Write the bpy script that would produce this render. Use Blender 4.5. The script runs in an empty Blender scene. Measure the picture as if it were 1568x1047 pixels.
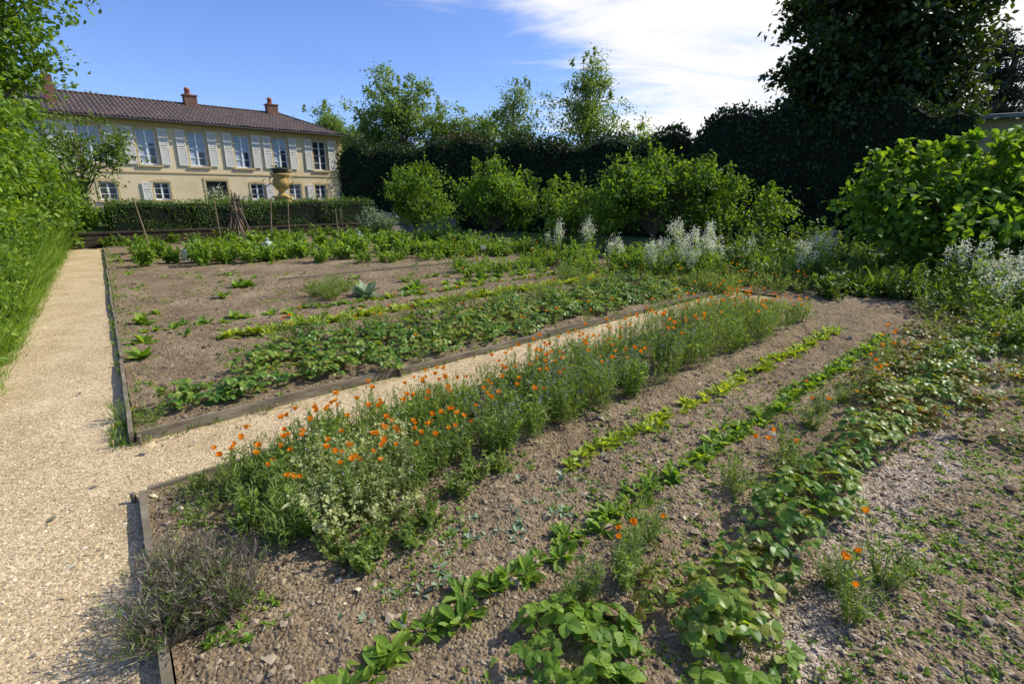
import bpy, math, numpy as np
from mathutils import Vector
rng=np.random.default_rng(11)
U=lambda a,b,n=None: rng.uniform(a,b,n)
scene=bpy.context.scene
# ------------------------------------------------------------ garden frame
O2=np.array([-2.26,2.75]); E1=np.array([.743,.669]); E2=np.array([-.615,.788])
def P(s,t):
    s=np.asarray(s,float); t=np.asarray(t,float)
    return O2[0]+s*E1[0]+t*E2[0], O2[1]+s*E1[1]+t*E2[1]
def ST(x,y):
    dx=x-O2[0]; dy=y-O2[1]
    return (.788*dx+.615*dy)/.997,(.743*dy-.669*dx)/.997
def sst(a,b,x):
    x=np.clip((x-a)/(b-a),0,1); return x*x*(3-2*x)
def gz(x,y):
    s,t=ST(np.asarray(x,float),np.asarray(y,float))
    return .7*sst(20.35,20.8,t)+.45*sst(20.8,30,t)
def vnoise(x,y,seed=0):
    xi=np.floor(x).astype(np.int64); yi=np.floor(y).astype(np.int64)
    fx=x-xi; fy=y-yi; fx=fx*fx*(3-2*fx); fy=fy*fy*(3-2*fy)
    def h(a,b):
        n=(a*374761393+b*668265263+seed*97463477)&0xffffffff
        n=((n^(n>>13))*1274126177)&0xffffffff
        return ((n^(n>>16))&0xffff)/65535.
    return (h(xi,yi)*(1-fx)+h(xi+1,yi)*fx)*(1-fy)+(h(xi,yi+1)*(1-fx)+h(xi+1,yi+1)*fx)*fy
def C(s,t,z=.035):
    x,y=P(s,t); x=np.atleast_1d(x); y=np.atleast_1d(y)
    return np.stack([x,y,np.full(x.shape,z)],1)
def W(x,y,z=None):
    x=np.atleast_1d(np.asarray(x,float)); y=np.atleast_1d(np.asarray(y,float))
    return np.stack([x,y,gz(x,y) if z is None else np.full(x.shape,float(z))],1)
# ------------------------------------------------------------ materials
def newmat(name):
    m=bpy.data.materials.new(name); m.use_nodes=True; nt=m.node_tree; nt.nodes.clear()
    return m,nt,nt.nodes,nt.links
def ramp(n,stops):
    r=n.new('ShaderNodeValToRGB'); e=r.color_ramp.elements
    while len(e)<len(stops): e.new(.5)
    for i,(p,c) in enumerate(stops):
        e[i].position=p; e[i].color=(*c,1)
    return r
def leafmat(name,cols,trans=.4,rough=.5,tcol=(1.7,1.5,.4),g=1.45):
    cols=[tuple(min(.85,x*g) for x in c) for c in cols]
    m,nt,n,l=newmat(name)
    ge=n.new('ShaderNodeNewGeometry'); tc=n.new('ShaderNodeTexCoord')
    r=ramp(n,[(i/(len(cols)-1),c) for i,c in enumerate(cols)])
    no=n.new('ShaderNodeTexNoise'); no.inputs['Scale'].default_value=1.7; no.inputs['Detail'].default_value=1
    l.new(tc.outputs['Object'],no.inputs['Vector'])
    ma=n.new('ShaderNodeMath'); ma.operation='MULTIPLY_ADD'; ma.inputs[1].default_value=1.1; ma.inputs[2].default_value=-.55
    l.new(no.outputs['Fac'],ma.inputs[0])
    ad=n.new('ShaderNodeMath'); ad.operation='ADD'
    l.new(ma.outputs[0],ad.inputs[0]); l.new(ge.outputs['Random Per Island'],ad.inputs[1]); l.new(ad.outputs[0],r.inputs[0])
    p=n.new('ShaderNodeBsdfPrincipled'); p.inputs['Roughness'].default_value=rough
    p.inputs['Specular IOR Level'].default_value=.35
    l.new(r.outputs[0],p.inputs['Base Color'])
    t=n.new('ShaderNodeBsdfTranslucent')
    mx=n.new('ShaderNodeMix'); mx.data_type='RGBA'; mx.blend_type='MULTIPLY'; mx.inputs[0].default_value=1
    l.new(r.outputs[0],mx.inputs[6]); mx.inputs[7].default_value=(*tcol,1)
    l.new(mx.outputs[2],t.inputs['Color'])
    ms=n.new('ShaderNodeMixShader'); ms.inputs[0].default_value=trans
    l.new(p.outputs[0],ms.inputs[1]); l.new(t.outputs[0],ms.inputs[2])
    o=n.new('ShaderNodeOutputMaterial'); l.new(ms.outputs[0],o.inputs[0])
    return m
def surf(name,cols,scale=5,rough=.8,bump=.3,bscale=40,detail=5,bdist=.01,vor=None,stretch=(1,1,1),island=False,spec=.3):
    m,nt,n,l=newmat(name)
    tc=n.new('ShaderNodeTexCoord'); mp=n.new('ShaderNodeMapping'); mp.inputs['Scale'].default_value=stretch
    l.new(tc.outputs['Object'],mp.inputs[0])
    no=n.new('ShaderNodeTexNoise'); no.inputs['Scale'].default_value=scale; no.inputs['Detail'].default_value=detail
    no.inputs['Roughness'].default_value=.65
    l.new(mp.outputs[0],no.inputs['Vector'])
    k=len(cols)-1
    r=ramp(n,[(.28+.44*i/k,c) for i,c in enumerate(cols)])
    if island:
        g=n.new('ShaderNodeNewGeometry'); l.new(g.outputs['Random Per Island'],r.inputs[0])
    else: l.new(no.outputs['Fac'],r.inputs[0])
    col=r.outputs[0]
    p=n.new('ShaderNodeBsdfPrincipled'); p.inputs['Roughness'].default_value=rough; p.inputs['Specular IOR Level'].default_value=spec
    if not island:
        nb=n.new('ShaderNodeTexNoise'); nb.inputs['Scale'].default_value=bscale; nb.inputs['Detail'].default_value=4
        l.new(mp.outputs[0],nb.inputs['Vector'])
        h=nb.outputs['Fac']
        if vor:
            v=n.new('ShaderNodeTexVoronoi'); v.inputs['Scale'].default_value=vor[0]
            l.new(mp.outputs[0],v.inputs['Vector'])
            rr=ramp(n,[(0,vor[1]),(1,vor[2])]); sp=n.new('ShaderNodeSeparateColor'); l.new(v.outputs['Color'],sp.inputs[0]); l.new(sp.outputs[0],rr.inputs[0])
            mx=n.new('ShaderNodeMix'); mx.data_type='RGBA'; mx.blend_type='MULTIPLY'; mx.inputs[0].default_value=1
            l.new(col,mx.inputs[6]); l.new(rr.outputs[0],mx.inputs[7]); col=mx.outputs[2]
            sb=n.new('ShaderNodeMath'); sb.operation='SUBTRACT'; l.new(h,sb.inputs[0]); l.new(v.outputs['Distance'],sb.inputs[1]); h=sb.outputs[0]
        b=n.new('ShaderNodeBump'); b.inputs['Strength'].default_value=bump; b.inputs['Distance'].default_value=bdist
        l.new(h,b.inputs['Height']); l.new(b.outputs[0],p.inputs['Normal'])
    l.new(col,p.inputs['Base Color'])
    o=n.new('ShaderNodeOutputMaterial'); l.new(p.outputs[0],o.inputs[0])
    return m
# ------------------------------------------------------------ mesh builder
class B:
    def __init__(s,name): s.name=name; s.v=[]; s.f=[]; s.nv=0; s.m=[]
    def add(s,v,f,m,smooth=False):
        if m not in s.m: s.m.append(m)
        s.v.append(np.asarray(v,float).reshape(-1,3))
        if isinstance(f,list) and len({len(q) for q in f})>1:
            for k in {len(q) for q in f}: s.f.append((np.array([q for q in f if len(q)==k],np.int64)+s.nv,s.m.index(m),smooth))
        else: s.f.append((np.asarray(f,np.int64)+s.nv,s.m.index(m),smooth))
        s.nv+=len(s.v[-1])
    def done(s,parent=None):
        me=bpy.data.meshes.new(s.name); v=np.concatenate(s.v).astype(np.float32)
        me.vertices.add(len(v)); me.vertices.foreach_set('co',v.ravel())
        li=np.concatenate([f.ravel() for f,_,_ in s.f]).astype(np.int32)
        lt=np.concatenate([np.full(len(f),f.shape[1]) for f,_,_ in s.f])
        ls=np.concatenate([[0],np.cumsum(lt)[:-1]]).astype(np.int32)
        mi=np.concatenate([np.full(len(f),k) for f,k,_ in s.f]).astype(np.int32)
        sm=np.concatenate([np.full(len(f),q) for f,_,q in s.f])
        me.loops.add(len(li)); me.loops.foreach_set('vertex_index',li)
        me.polygons.add(len(lt)); me.polygons.foreach_set('loop_start',ls)
        me.polygons.foreach_set('material_index',mi); me.polygons.foreach_set('use_smooth',sm)
        me.update(calc_edges=True)
        for m in s.m: me.materials.append(m)
        o=bpy.data.objects.new(s.name,me); scene.collection.objects.link(o)
        if parent: o.parent=parent
        return o
def nrm(a): return a/(np.linalg.norm(a,axis=-1,keepdims=True)+1e-9)
def stamp(b,T,pos,d,n,size,m,smooth=False):
    tv,tf=T; N=len(pos)
    if N==0: return
    d=nrm(d); side=np.cross(d,n); side=nrm(side); n=np.cross(side,d)
    size=np.asarray(size,float)
    if size.ndim==0: size=np.full(N,float(size))
    if size.ndim==1: size=np.repeat(size[:,None],3,1)
    v=(pos[:,None,:]+tv[None,:,0:1]*(side*size[:,0:1])[:,None,:]+tv[None,:,1:2]*(d*size[:,1:2])[:,None,:]+tv[None,:,2:3]*(n*size[:,2:3])[:,None,:])
    f=tf[None]+(np.arange(N)*len(tv))[:,None,None]
    b.add(v.reshape(-1,3),f.reshape(-1,tf.shape[1]),m,smooth)
def box(b,x0,x1,y0,y1,z0,z1,m):
    v=[(x,y,z) for z in(z0,z1) for y in(y0,y1) for x in(x0,x1)]
    b.add(v,[(0,2,3,1),(4,5,7,6),(0,1,5,4),(2,6,7,3),(0,4,6,2),(1,3,7,5)],m)
def tube(b,pts,rad,m,n=7,cap=True):
    pts=np.asarray(pts,float); k=len(pts); rad=np.broadcast_to(rad,(k,))
    tg=nrm(np.gradient(pts,axis=0)); ref=np.array([1.,0,0]) if abs(tg[0][2])>.7 else np.array([0,0,1.])
    a=nrm(np.cross(tg,ref)); c=np.cross(tg,a); th=np.linspace(0,2*np.pi,n,endpoint=False)
    v=pts[:,None]+rad[:,None,None]*(np.cos(th)[None,:,None]*a[:,None]+np.sin(th)[None,:,None]*c[:,None])
    f=[(i*n+j,i*n+(j+1)%n,(i+1)*n+(j+1)%n,(i+1)*n+j) for i in range(k-1) for j in range(n)]
    b.add(v.reshape(-1,3),f,m,True)
    if cap: b.add(v[-1],[tuple(range(n))],m)
def lathe(b,cx,cy,prof,m,n=20,smooth=True):
    th=np.linspace(0,2*np.pi,n,endpoint=False)
    v=[(cx+r*np.cos(t),cy+r*np.sin(t),z) for r,z in prof for t in th]
    k=len(prof)
    b.add(v,[(i*n+j,i*n+(j+1)%n,(i+1)*n+(j+1)%n,(i+1)*n+j) for i in range(k-1) for j in range(n)],m,smooth)
# ------------------------------------------------------------ templates
def rowleaf(ys,ws,fold=.25,curve=.15):
    v=[];f=[]
    for y,w in zip(ys,ws): v+=[(-w,y,fold*w-curve*y*y),(0,y,-curve*y*y),(w,y,fold*w-curve*y*y)]
    for i in range(len(ys)-1):
        a=i*3; f+=[(a,a+1,a+4,a+3),(a+1,a+2,a+5,a+4)]
    return np.array(v,float),np.array(f)
def rotz(v,a):
    c,s=math.cos(a),math.sin(a); return v@np.array([[c,s,0],[-s,c,0],[0,0,1]])
def rotx(v,a):
    c,s=math.cos(a),math.sin(a); return v@np.array([[1,0,0],[0,c,s],[0,-s,c]])
def combine(L):
    vs=[];fs=[];k=0
    for v,f in L: vs.append(v); fs.append(f+k); k+=len(v)
    return np.concatenate(vs),np.concatenate(fs)
T_DIA=(np.array([(0,0,0),(.3,.45,.07),(0,1,-.05),(-.3,.45,.07)],float),np.array([(0,1,2),(0,2,3)]))
T_LEAF=rowleaf([0,.3,.65,1],[.03,.27,.24,.01],.3,.18)
T_WIDE=rowleaf([0,.15,.4,.65,.88,1],[.03,.26,.38,.33,.15,.01],.35,.2)
T_LONG=rowleaf([0,.2,.45,.7,.9,1],[.03,.1,.2,.22,.13,.01],.5,.3)
T_THIN=(np.array([(-.05,0,0),(.05,0,0),(.06,.5,.03),(-.06,.5,.03),(0,1,-.02)],float),np.array([(0,1,2),(0,2,3),(3,2,4)]))
T_BLADE=rowleaf([0,.3,.6,.85,1],[.012,.016,.013,.007,.001],.5,.35)
T_STEM=(np.array([(-.5,0,0),(.5,0,0),(.35,1,0),(-.35,1,0),(0,0,.5),(0,1,.35)],float),np.array([(0,1,2,3),(0,4,5,3)]))
lf=rowleaf([0,.12,.22,.3,.42,.5,.62,.7,.82,.87,.95,1],[.03,.2,.33,.32,.43,.4,.44,.37,.34,.25,.14,.02],.3,.25)
T_TRI=combine([(lf[0],lf[1]),(rotz(lf[0]*.92,1.35),lf[1]),(rotz(lf[0]*.92,-1.35),lf[1])])
pt=rowleaf([0,.4,.8,1],[.08,.42,.5,.3],.1,-.25)
T_POP=combine([(rotz(rotx(pt[0]*(.6),.75+.1*(i%2)),i*math.pi/2+.1),pt[1]) for i in range(4)])
dp=rowleaf([0,.5,1],[.05,.3,.12],.1,.1)
T_DAISY=combine([(rotz(rotx(dp[0]*.55,.2),i*2*math.pi/6),dp[1]) for i in range(6)])
ph=[(0,0,1),(1,0,0),(0,1,0),(-1,0,0),(0,-1,0),(0,0,-1)]
T_ROCK=(np.array(ph,float)*np.array([1,.8,.6])+np.array([(.2,0,0),(0,.2,.1),(.1,.1,0),(0,-.2,.2),(.2,0,0),(0,0,0)]),np.array([(0,1,2),(0,2,3),(0,3,4),(0,4,1),(5,2,1),(5,3,2),(5,4,3),(5,1,4)]))
UP=np.array([0,0,1.])
def rnd3(n): return nrm(rng.normal(size=(n,3)))
# ------------------------------------------------------------ plant makers
def bush(b,c,R,H,ns,nl,ll,T,ml,ms=None,lo=.15,up=.5,sw=.004,lvar=.35,flat=.35,basef=.25,lwx=1.):
    N=len(c); R=np.broadcast_to(R,(N,)); H=np.broadcast_to(H,(N,))
    a=U(0,6.283,(N,ns)); r=np.sqrt(U(0,1,(N,ns)))
    tip=np.stack([c[:,0:1]+np.cos(a)*r*R[:,None],c[:,1:2]+np.sin(a)*r*R[:,None],c[:,2:3]+H[:,None]*U(.6,1,(N,ns))*(1-flat*r**2)],2)
    base=np.stack([c[:,0:1]+np.cos(a)*r*R[:,None]*basef,c[:,1:2]+np.sin(a)*r*R[:,None]*basef,np.broadcast_to(c[:,2:3],(N,ns))-.01],2)
    tip=tip.reshape(-1,3); base=base.reshape(-1,3); vec=tip-base; L=np.linalg.norm(vec,axis=1)
    if ms is not None:
        stamp(b,T_STEM,base,vec,rnd3(len(base)),np.stack([np.full(len(L),sw),L,np.full(len(L),sw)],1),ms)
    M=len(base)*nl; ix=np.repeat(np.arange(len(base)),nl); f=U(lo,1.02,M)
    pos=base[ix]+vec[ix]*f[:,None]; pos[:,0:2]-=(vec[ix,:2]*(f*(1-f))[:,None]*.35)
    d=nrm(nrm(vec[ix])*up+rnd3(M)); n=nrm(UP+rnd3(M)*.6)
    sz=ll*U(1-lvar,1+lvar,M)
    stamp(b,T,pos,d,n,np.stack([sz*lwx,sz,sz],1),ml)
    return tip
def heads(b,tips,m_,rx,rz,size,mat,T=T_DIA):
    ix=np.repeat(np.arange(len(tips)),m_); M=len(ix)
    pos=tips[ix]+rng.normal(size=(M,3))*np.array([rx,rx,rz])
    stamp(b,T,pos,rnd3(M),rnd3(M),size*U(.6,1.3,M),mat)
def flowers(b,pos,size,mat,T=T_POP,tilt=.5):
    n=nrm(UP+rng.normal(size=(len(pos),3))*tilt*.6); d=np.cross(n,rnd3(len(pos)))
    stamp(b,T,pos,d,n,size*U(.75,1.2,len(pos)),mat)
def poppies(b,tips,frac,size,l0=.04,l1=.16):
    a=tips[rng.random(len(tips))<frac]; L=U(l0,l1,len(a)); d=nrm(UP+rng.normal(size=(len(a),3))*.2)
    stamp(b,T_STEM,a-d*.03,d,rnd3(len(a)),np.stack([np.full(len(a),.0025),L+.03,np.full(len(a),.0025)],1),M_stem)
    flowers(b,a+d*L[:,None],size,M_orange)
def rosette(b,c,nl,ll,T,ml,elev=.7,R=.02):
    N=len(c); ix=np.repeat(np.arange(N),nl); M=len(ix); a=U(0,6.283,M); e=U(.15,elev+.4,M)
    d=np.stack([np.cos(a)*np.cos(e),np.sin(a)*np.cos(e),np.sin(e)],1)
    pos=c[ix]+np.stack([np.cos(a)*R*U(0,1,M),np.sin(a)*R*U(0,1,M),np.zeros(M)],1)
    ll=np.broadcast_to(ll,(N,))[ix]
    stamp(b,T,pos,d,nrm(UP-d*.3+rnd3(M)*.25),ll*U(.6,1.15,M),ml)
def strawberry(b,c,R,H,nl,size,ml,ms):
    N=len(c); R=np.broadcast_to(R,(N,)); H=np.broadcast_to(H,(N,))
    ix=np.repeat(np.arange(N),nl); M=len(ix); a=U(0,6.283,M); r=np.sqrt(U(0,1,M))
    rad=r*R[ix]; p=c[ix]+np.stack([np.cos(a)*rad,np.sin(a)*rad,H[ix]*U(.35,1,M)*(1-.45*r*r)],1)
    base=c[ix]+np.stack([np.cos(a)*rad*.15,np.sin(a)*rad*.15,-.01*np.ones(M)],1)
    vec=p-base; L=np.linalg.norm(vec,axis=1)
    stamp(b,T_STEM,base,vec,rnd3(M),np.stack([np.full(M,.004),L,np.full(M,.004)],1),ms)
    out=np.stack([np.cos(a),np.sin(a),-.25*r],1)
    d=nrm(out+rnd3(M)*.5); n=nrm(UP+out*.5*r[:,None]+rnd3(M)*.4)
    stamp(b,T_TRI,p,d,n,size*U(.55,1.25,M),ml)
def grass(b,c,h,per,R,m,w=1.,lean=.35):
    ix=np.repeat(np.arange(len(c)),per); M=len(ix)
    pos=c[ix]+np.stack([rng.normal(size=M)*R,rng.normal(size=M)*R,np.zeros(M)],1)
    d=nrm(UP+rng.normal(size=(M,3))*np.array([lean,lean,0])); H=np.broadcast_to(h,(len(c),))[ix]*U(.5,1.1,M)
    stamp(b,T_BLADE,pos,d,rnd3(M)+UP*.01,np.stack([H*w,H,H],1),m)
def tree(name,base,th,tr,crowns,ncl,per,cr,leaf,ml,mb,T=T_DIA,shell=.45,droop=0.,limbs=.35,shoots=0,vary=.3):
    b=B(name); bx,by,bz=base
    vol=np.array([c[3]*c[4]*c[5] for c in crowns])**.75; pick=rng.choice(len(crowns),ncl,p=vol/vol.sum()); cr_=np.array(crowns)[pick]
    dv=rnd3(ncl); lob=1+vary*(vnoise(dv[:,0]*2.2+bx*3+9,dv[:,1]*2.2+dv[:,2]*2+by,5)-.5)*2
    dr=dv*(U(0,1,ncl)**shell*U(.78,1.1,ncl)*lob)[:,None]
    cc=cr_[:,:3]+dr*cr_[:,3:6]; cc+=np.array([bx,by,bz])
    k=6; zz=np.linspace(-.1,th,k); px=bx+np.cumsum(rng.normal(size=k)*.03*th/3); py=by+np.cumsum(rng.normal(size=k)*.03*th/3)
    pts=np.stack([px,py,bz+zz],1); rr=tr*np.linspace(1.25,.45,k); rr[0]*=1.2
    tube(b,pts,rr,mb,8)
    nl=max(4,int(ncl*limbs)); 
    for i in range(min(nl,80)):
        f=U(.35,1); s0=np.array([np.interp(f*th,zz,pts[:,j]) for j in range(3)]); e=cc[i]
        if e[2]<s0[2]-.3 : s0=np.array([bx,by,bz+th*.4])
        mid=(s0+e)/2+np.array([0,0,.12*np.linalg.norm(e-s0)])+rng.normal(size=3)*.06
        q=np.array([s0,(s0*.6+mid*.4)+rng.normal(size=3)*.03,mid,(mid+e)/2+rng.normal(size=3)*.05,e]); r0=tr*(.42-.2*f)
        tube(b,q,np.linspace(r0,r0*.12+.003,5),mb,5,False)
    ix=np.repeat(np.arange(ncl),per); M=len(ix); rcl=(cr*U(.5,1.35,ncl))[ix]
    off=rng.normal(size=(M,3))*np.array([1,1,.7])*.55; pos=cc[ix]+off*rcl[:,None]
    pos[:,2]=np.maximum(pos[:,2],bz+.03)
    d=nrm(rnd3(M)+off*.5-UP*droop); n=nrm(UP*.7+off*.4+rnd3(M)*.7)
    stamp(b,T,pos,d,n,leaf*U(.6,1.35,M),ml)
    if shoots:
        for c in crowns:
            k=max(3,int(shoots*c[3])); a=U(0,6.283,k); r=np.sqrt(U(0,1,k))*.85
            q=np.stack([bx+c[0]+np.cos(a)*r*c[3],by+c[1]+np.sin(a)*r*c[4],bz+c[2]+c[5]*np.sqrt(1-r*r)*.7],1)
            bush(b,q,.12,U(.35,.85,k),3,13,leaf*1.05,T,ml,mb,sw=.012,flat=.1)
    return b.done()
def hedge(name,pts,th,z0,ztops,dens,leaf,ml,mcore,scal=.2,per=2.2,T=T_DIA):
    b=B(name); pts=np.array(pts,float); seg=np.linalg.norm(np.diff(pts,axis=0),axis=1); cum=np.concatenate([[0],np.cumsum(seg)]); L=cum[-1]
    def at(u):
        return np.stack([np.interp(u,cum,pts[:,0]),np.interp(u,cum,pts[:,1])],-1)
    def ht(u): return np.interp(u,cum,ztops)+scal*np.abs(np.sin(u*math.pi/per))**.6-scal*.5+ (vnoise(u*1.3,u*0,3)-.5)*scal*1.2
    def nor(u):
        a=at(np.clip(u-.05,0,L)); c=at(np.clip(u+.05,0,L)); t=nrm(c-a); return np.stack([t[...,1],-t[...,0]],-1)
    k=max(3,int(L/.4)); u=np.linspace(0.05,L-.05,k); p=at(u); nn=nor(u); h=ht(u)-leaf*1.0; w=th/2-leaf*.8
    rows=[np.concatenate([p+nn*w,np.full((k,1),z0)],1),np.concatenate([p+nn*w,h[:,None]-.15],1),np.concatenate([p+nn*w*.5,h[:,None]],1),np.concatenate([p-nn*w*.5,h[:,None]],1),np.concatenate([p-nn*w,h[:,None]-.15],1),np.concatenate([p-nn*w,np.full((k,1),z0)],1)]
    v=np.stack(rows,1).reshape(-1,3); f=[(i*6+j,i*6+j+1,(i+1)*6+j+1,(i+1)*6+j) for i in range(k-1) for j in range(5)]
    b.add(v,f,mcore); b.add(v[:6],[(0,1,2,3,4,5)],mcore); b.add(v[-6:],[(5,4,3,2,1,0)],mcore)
    H=np.mean(ztops)-z0; nf=int(L*H*dens); nt=int(L*th*dens*1.3)
    u=U(0,L,nf); sd=np.where(rng.random(nf)<.75,1,-1); hh=ht(u); fz=U(0,1,nf); bul=(vnoise(u*1.6,fz*H*1.6,5)-.5)*.4
    pp=at(u)+nor(u)*((th/2+bul+rng.normal(size=nf)*leaf*.5)*sd)[:,None]
    z=z0+fz*(hh-z0); n0=np.concatenate([nor(u)*sd[:,None],np.zeros((nf,1))],1)
    pos=np.concatenate([pp,z[:,None]],1)
    u2=U(0,L,nt); o2=U(-.5,.5,nt)*th; pos2=np.concatenate([at(u2)+nor(u2)*o2[:,None],(ht(u2)+rng.normal(size=nt)*leaf*.9-.25*(np.abs(o2)/th*2)**3)[:,None]],1)
    ue=U(0,1,int(th*H*dens*2)); e=np.where(rng.random(len(ue))<.5,0,L); pe=at(e)+nor(e)*(U(-.5,.5,len(ue))*th)[:,None]
    pos3=np.concatenate([pe,(z0+ue*(ht(e)-z0))[:,None]],1)
    pos=np.concatenate([pos,pos2,pos3]); n0=np.concatenate([n0,np.tile(UP,(nt,1)),rnd3(len(ue))])
    M=len(pos); stamp(b,T,pos,nrm(rnd3(M)+n0*.5+UP*.3),nrm(n0+rnd3(M)*.8),leaf*U(.6,1.5,M),ml)
    return b.done()
# ------------------------------------------------------------ palette
def sc(c,k): return tuple(x*k for x in c)
M_mid=leafmat('leaf_mid_green',[(.04,.075,.012),(.08,.14,.02),(.13,.2,.03)])
M_fresh=leafmat('leaf_fresh_green',[(.065,.13,.015),(.12,.21,.025),(.2,.29,.04)],.45)
M_yel=leafmat('leaf_yellow_green',[(.14,.2,.02),(.23,.3,.03),(.3,.36,.06)])
M_straw=leafmat('leaf_strawberry',[(.04,.1,.015),(.08,.16,.025),(.14,.22,.035),(.2,.22,.04)],rough=.4,g=1.5)
M_strawr=leafmat('leaf_strawberry_reddish',[(.06,.1,.02),(.11,.14,.025),(.18,.2,.04),(.2,.09,.03)],rough=.42)
M_feath=leafmat('leaf_feathery_grey_green',[(.08,.135,.03),(.13,.19,.045),(.18,.25,.06)],.45)
M_pale=leafmat('leaf_pale_yellow',[(.24,.27,.12),(.34,.37,.17),(.42,.44,.23)],.4,tcol=(1.4,1.3,.6))
M_silver=leafmat('leaf_silver',[(.12,.2,.1),(.2,.27,.15),(.3,.35,.23)],.25,tcol=(1.2,1.3,.8),g=1.15)
M_dark=leafmat('leaf_dark_tree',[(.014,.028,.006),(.028,.055,.009),(.055,.095,.013)],.28,g=1.15)
M_hedge=leafmat('leaf_hedge_dark',[(.01,.024,.006),(.02,.045,.009),(.045,.08,.012)],.25,g=1.15)
M_box=leafmat('leaf_box_hedge',[(.04,.09,.012),(.07,.14,.018),(.11,.19,.02)],.3,g=1.3)
M_orch=leafmat('leaf_orchard',[(.04,.085,.01),(.085,.16,.018),(.15,.25,.03)],.5)
M_birch=leafmat('leaf_birch',[(.07,.12,.035),(.11,.18,.055),(.16,.24,.075)],.48)
M_lime=leafmat('leaf_big_bush',[(.045,.11,.012),(.1,.19,.02),(.17,.28,.035)],.5,rough=.55,g=1.35)
M_pine=leafmat('leaf_cedar',[(.01,.022,.01),(.02,.04,.016),(.03,.055,.02)],.1,g=1)
M_purple=leafmat('leaf_purple_bush',[(.03,.015,.012),(.06,.03,.02),(.09,.06,.03)],.3)
M_lav=leafmat('lavender_dry_stems',[(.11,.085,.06),(.18,.14,.11),(.15,.155,.08)],.15,tcol=(1,1,.8),g=1.3)
M_orange=leafmat('petal_orange',[(.75,.22,.008),(.85,.3,.012),(.9,.38,.02)],.35,tcol=(1.1,1,.5),g=1)
M_white=leafmat('petal_white',[(.66,.67,.48),(.8,.8,.62),(.84,.83,.7)],.4,tcol=(1,1,.9),g=1)
M_blue=leafmat('petal_blue',[(.26,.22,.45),(.4,.34,.52),(.52,.46,.62)],.3,tcol=(1,1,1),g=1)
M_pink=leafmat('petal_pink',[(.4,.03,.12),(.6,.1,.2),(.7,.3,.35)],.3,tcol=(1,1,1),g=1)
M_stem=leafmat('stem_green',[(.07,.11,.03),(.12,.16,.04)],.2)
M_stemr=leafmat('stem_reddish',[(.16,.08,.04),(.12,.13,.04)],.2)
M_bark=surf('bark',[(.06,.045,.03),(.12,.095,.07),(.17,.14,.11)],9,.9,.8,30,stretch=(1,1,.25),bdist=.03)
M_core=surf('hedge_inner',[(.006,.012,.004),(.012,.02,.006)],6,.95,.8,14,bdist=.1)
M_wood=surf('weathered_board',[(.09,.07,.045),(.2,.165,.11),(.31,.265,.19)],3,.85,.5,25,stretch=(1,1,6))
M_dkwood=surf('dark_retaining_timber',[(.03,.022,.015),(.06,.045,.03),(.09,.07,.045)],3,.9,.6,25,stretch=(1,1,5),bdist=.03)
M_stone=surf('wall_stone',[(.14,.12,.09),(.24,.21,.16),(.33,.3,.23)],3,.9,.7,20,bdist=.03)
M_peb=surf('gravel_pebble',[(.38,.29,.16),(.56,.44,.26),(.7,.59,.4)],5,.85,.2,60,island=True)
M_clod=surf('soil_clod',[(.14,.1,.06),(.23,.175,.11),(.36,.29,.195)],5,.95,.6,60,island=True)
M_chip=surf('wood_chip',[(.2,.15,.1),(.32,.25,.17),(.5,.42,.31)],5,.9,.2,60,island=True)
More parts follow.
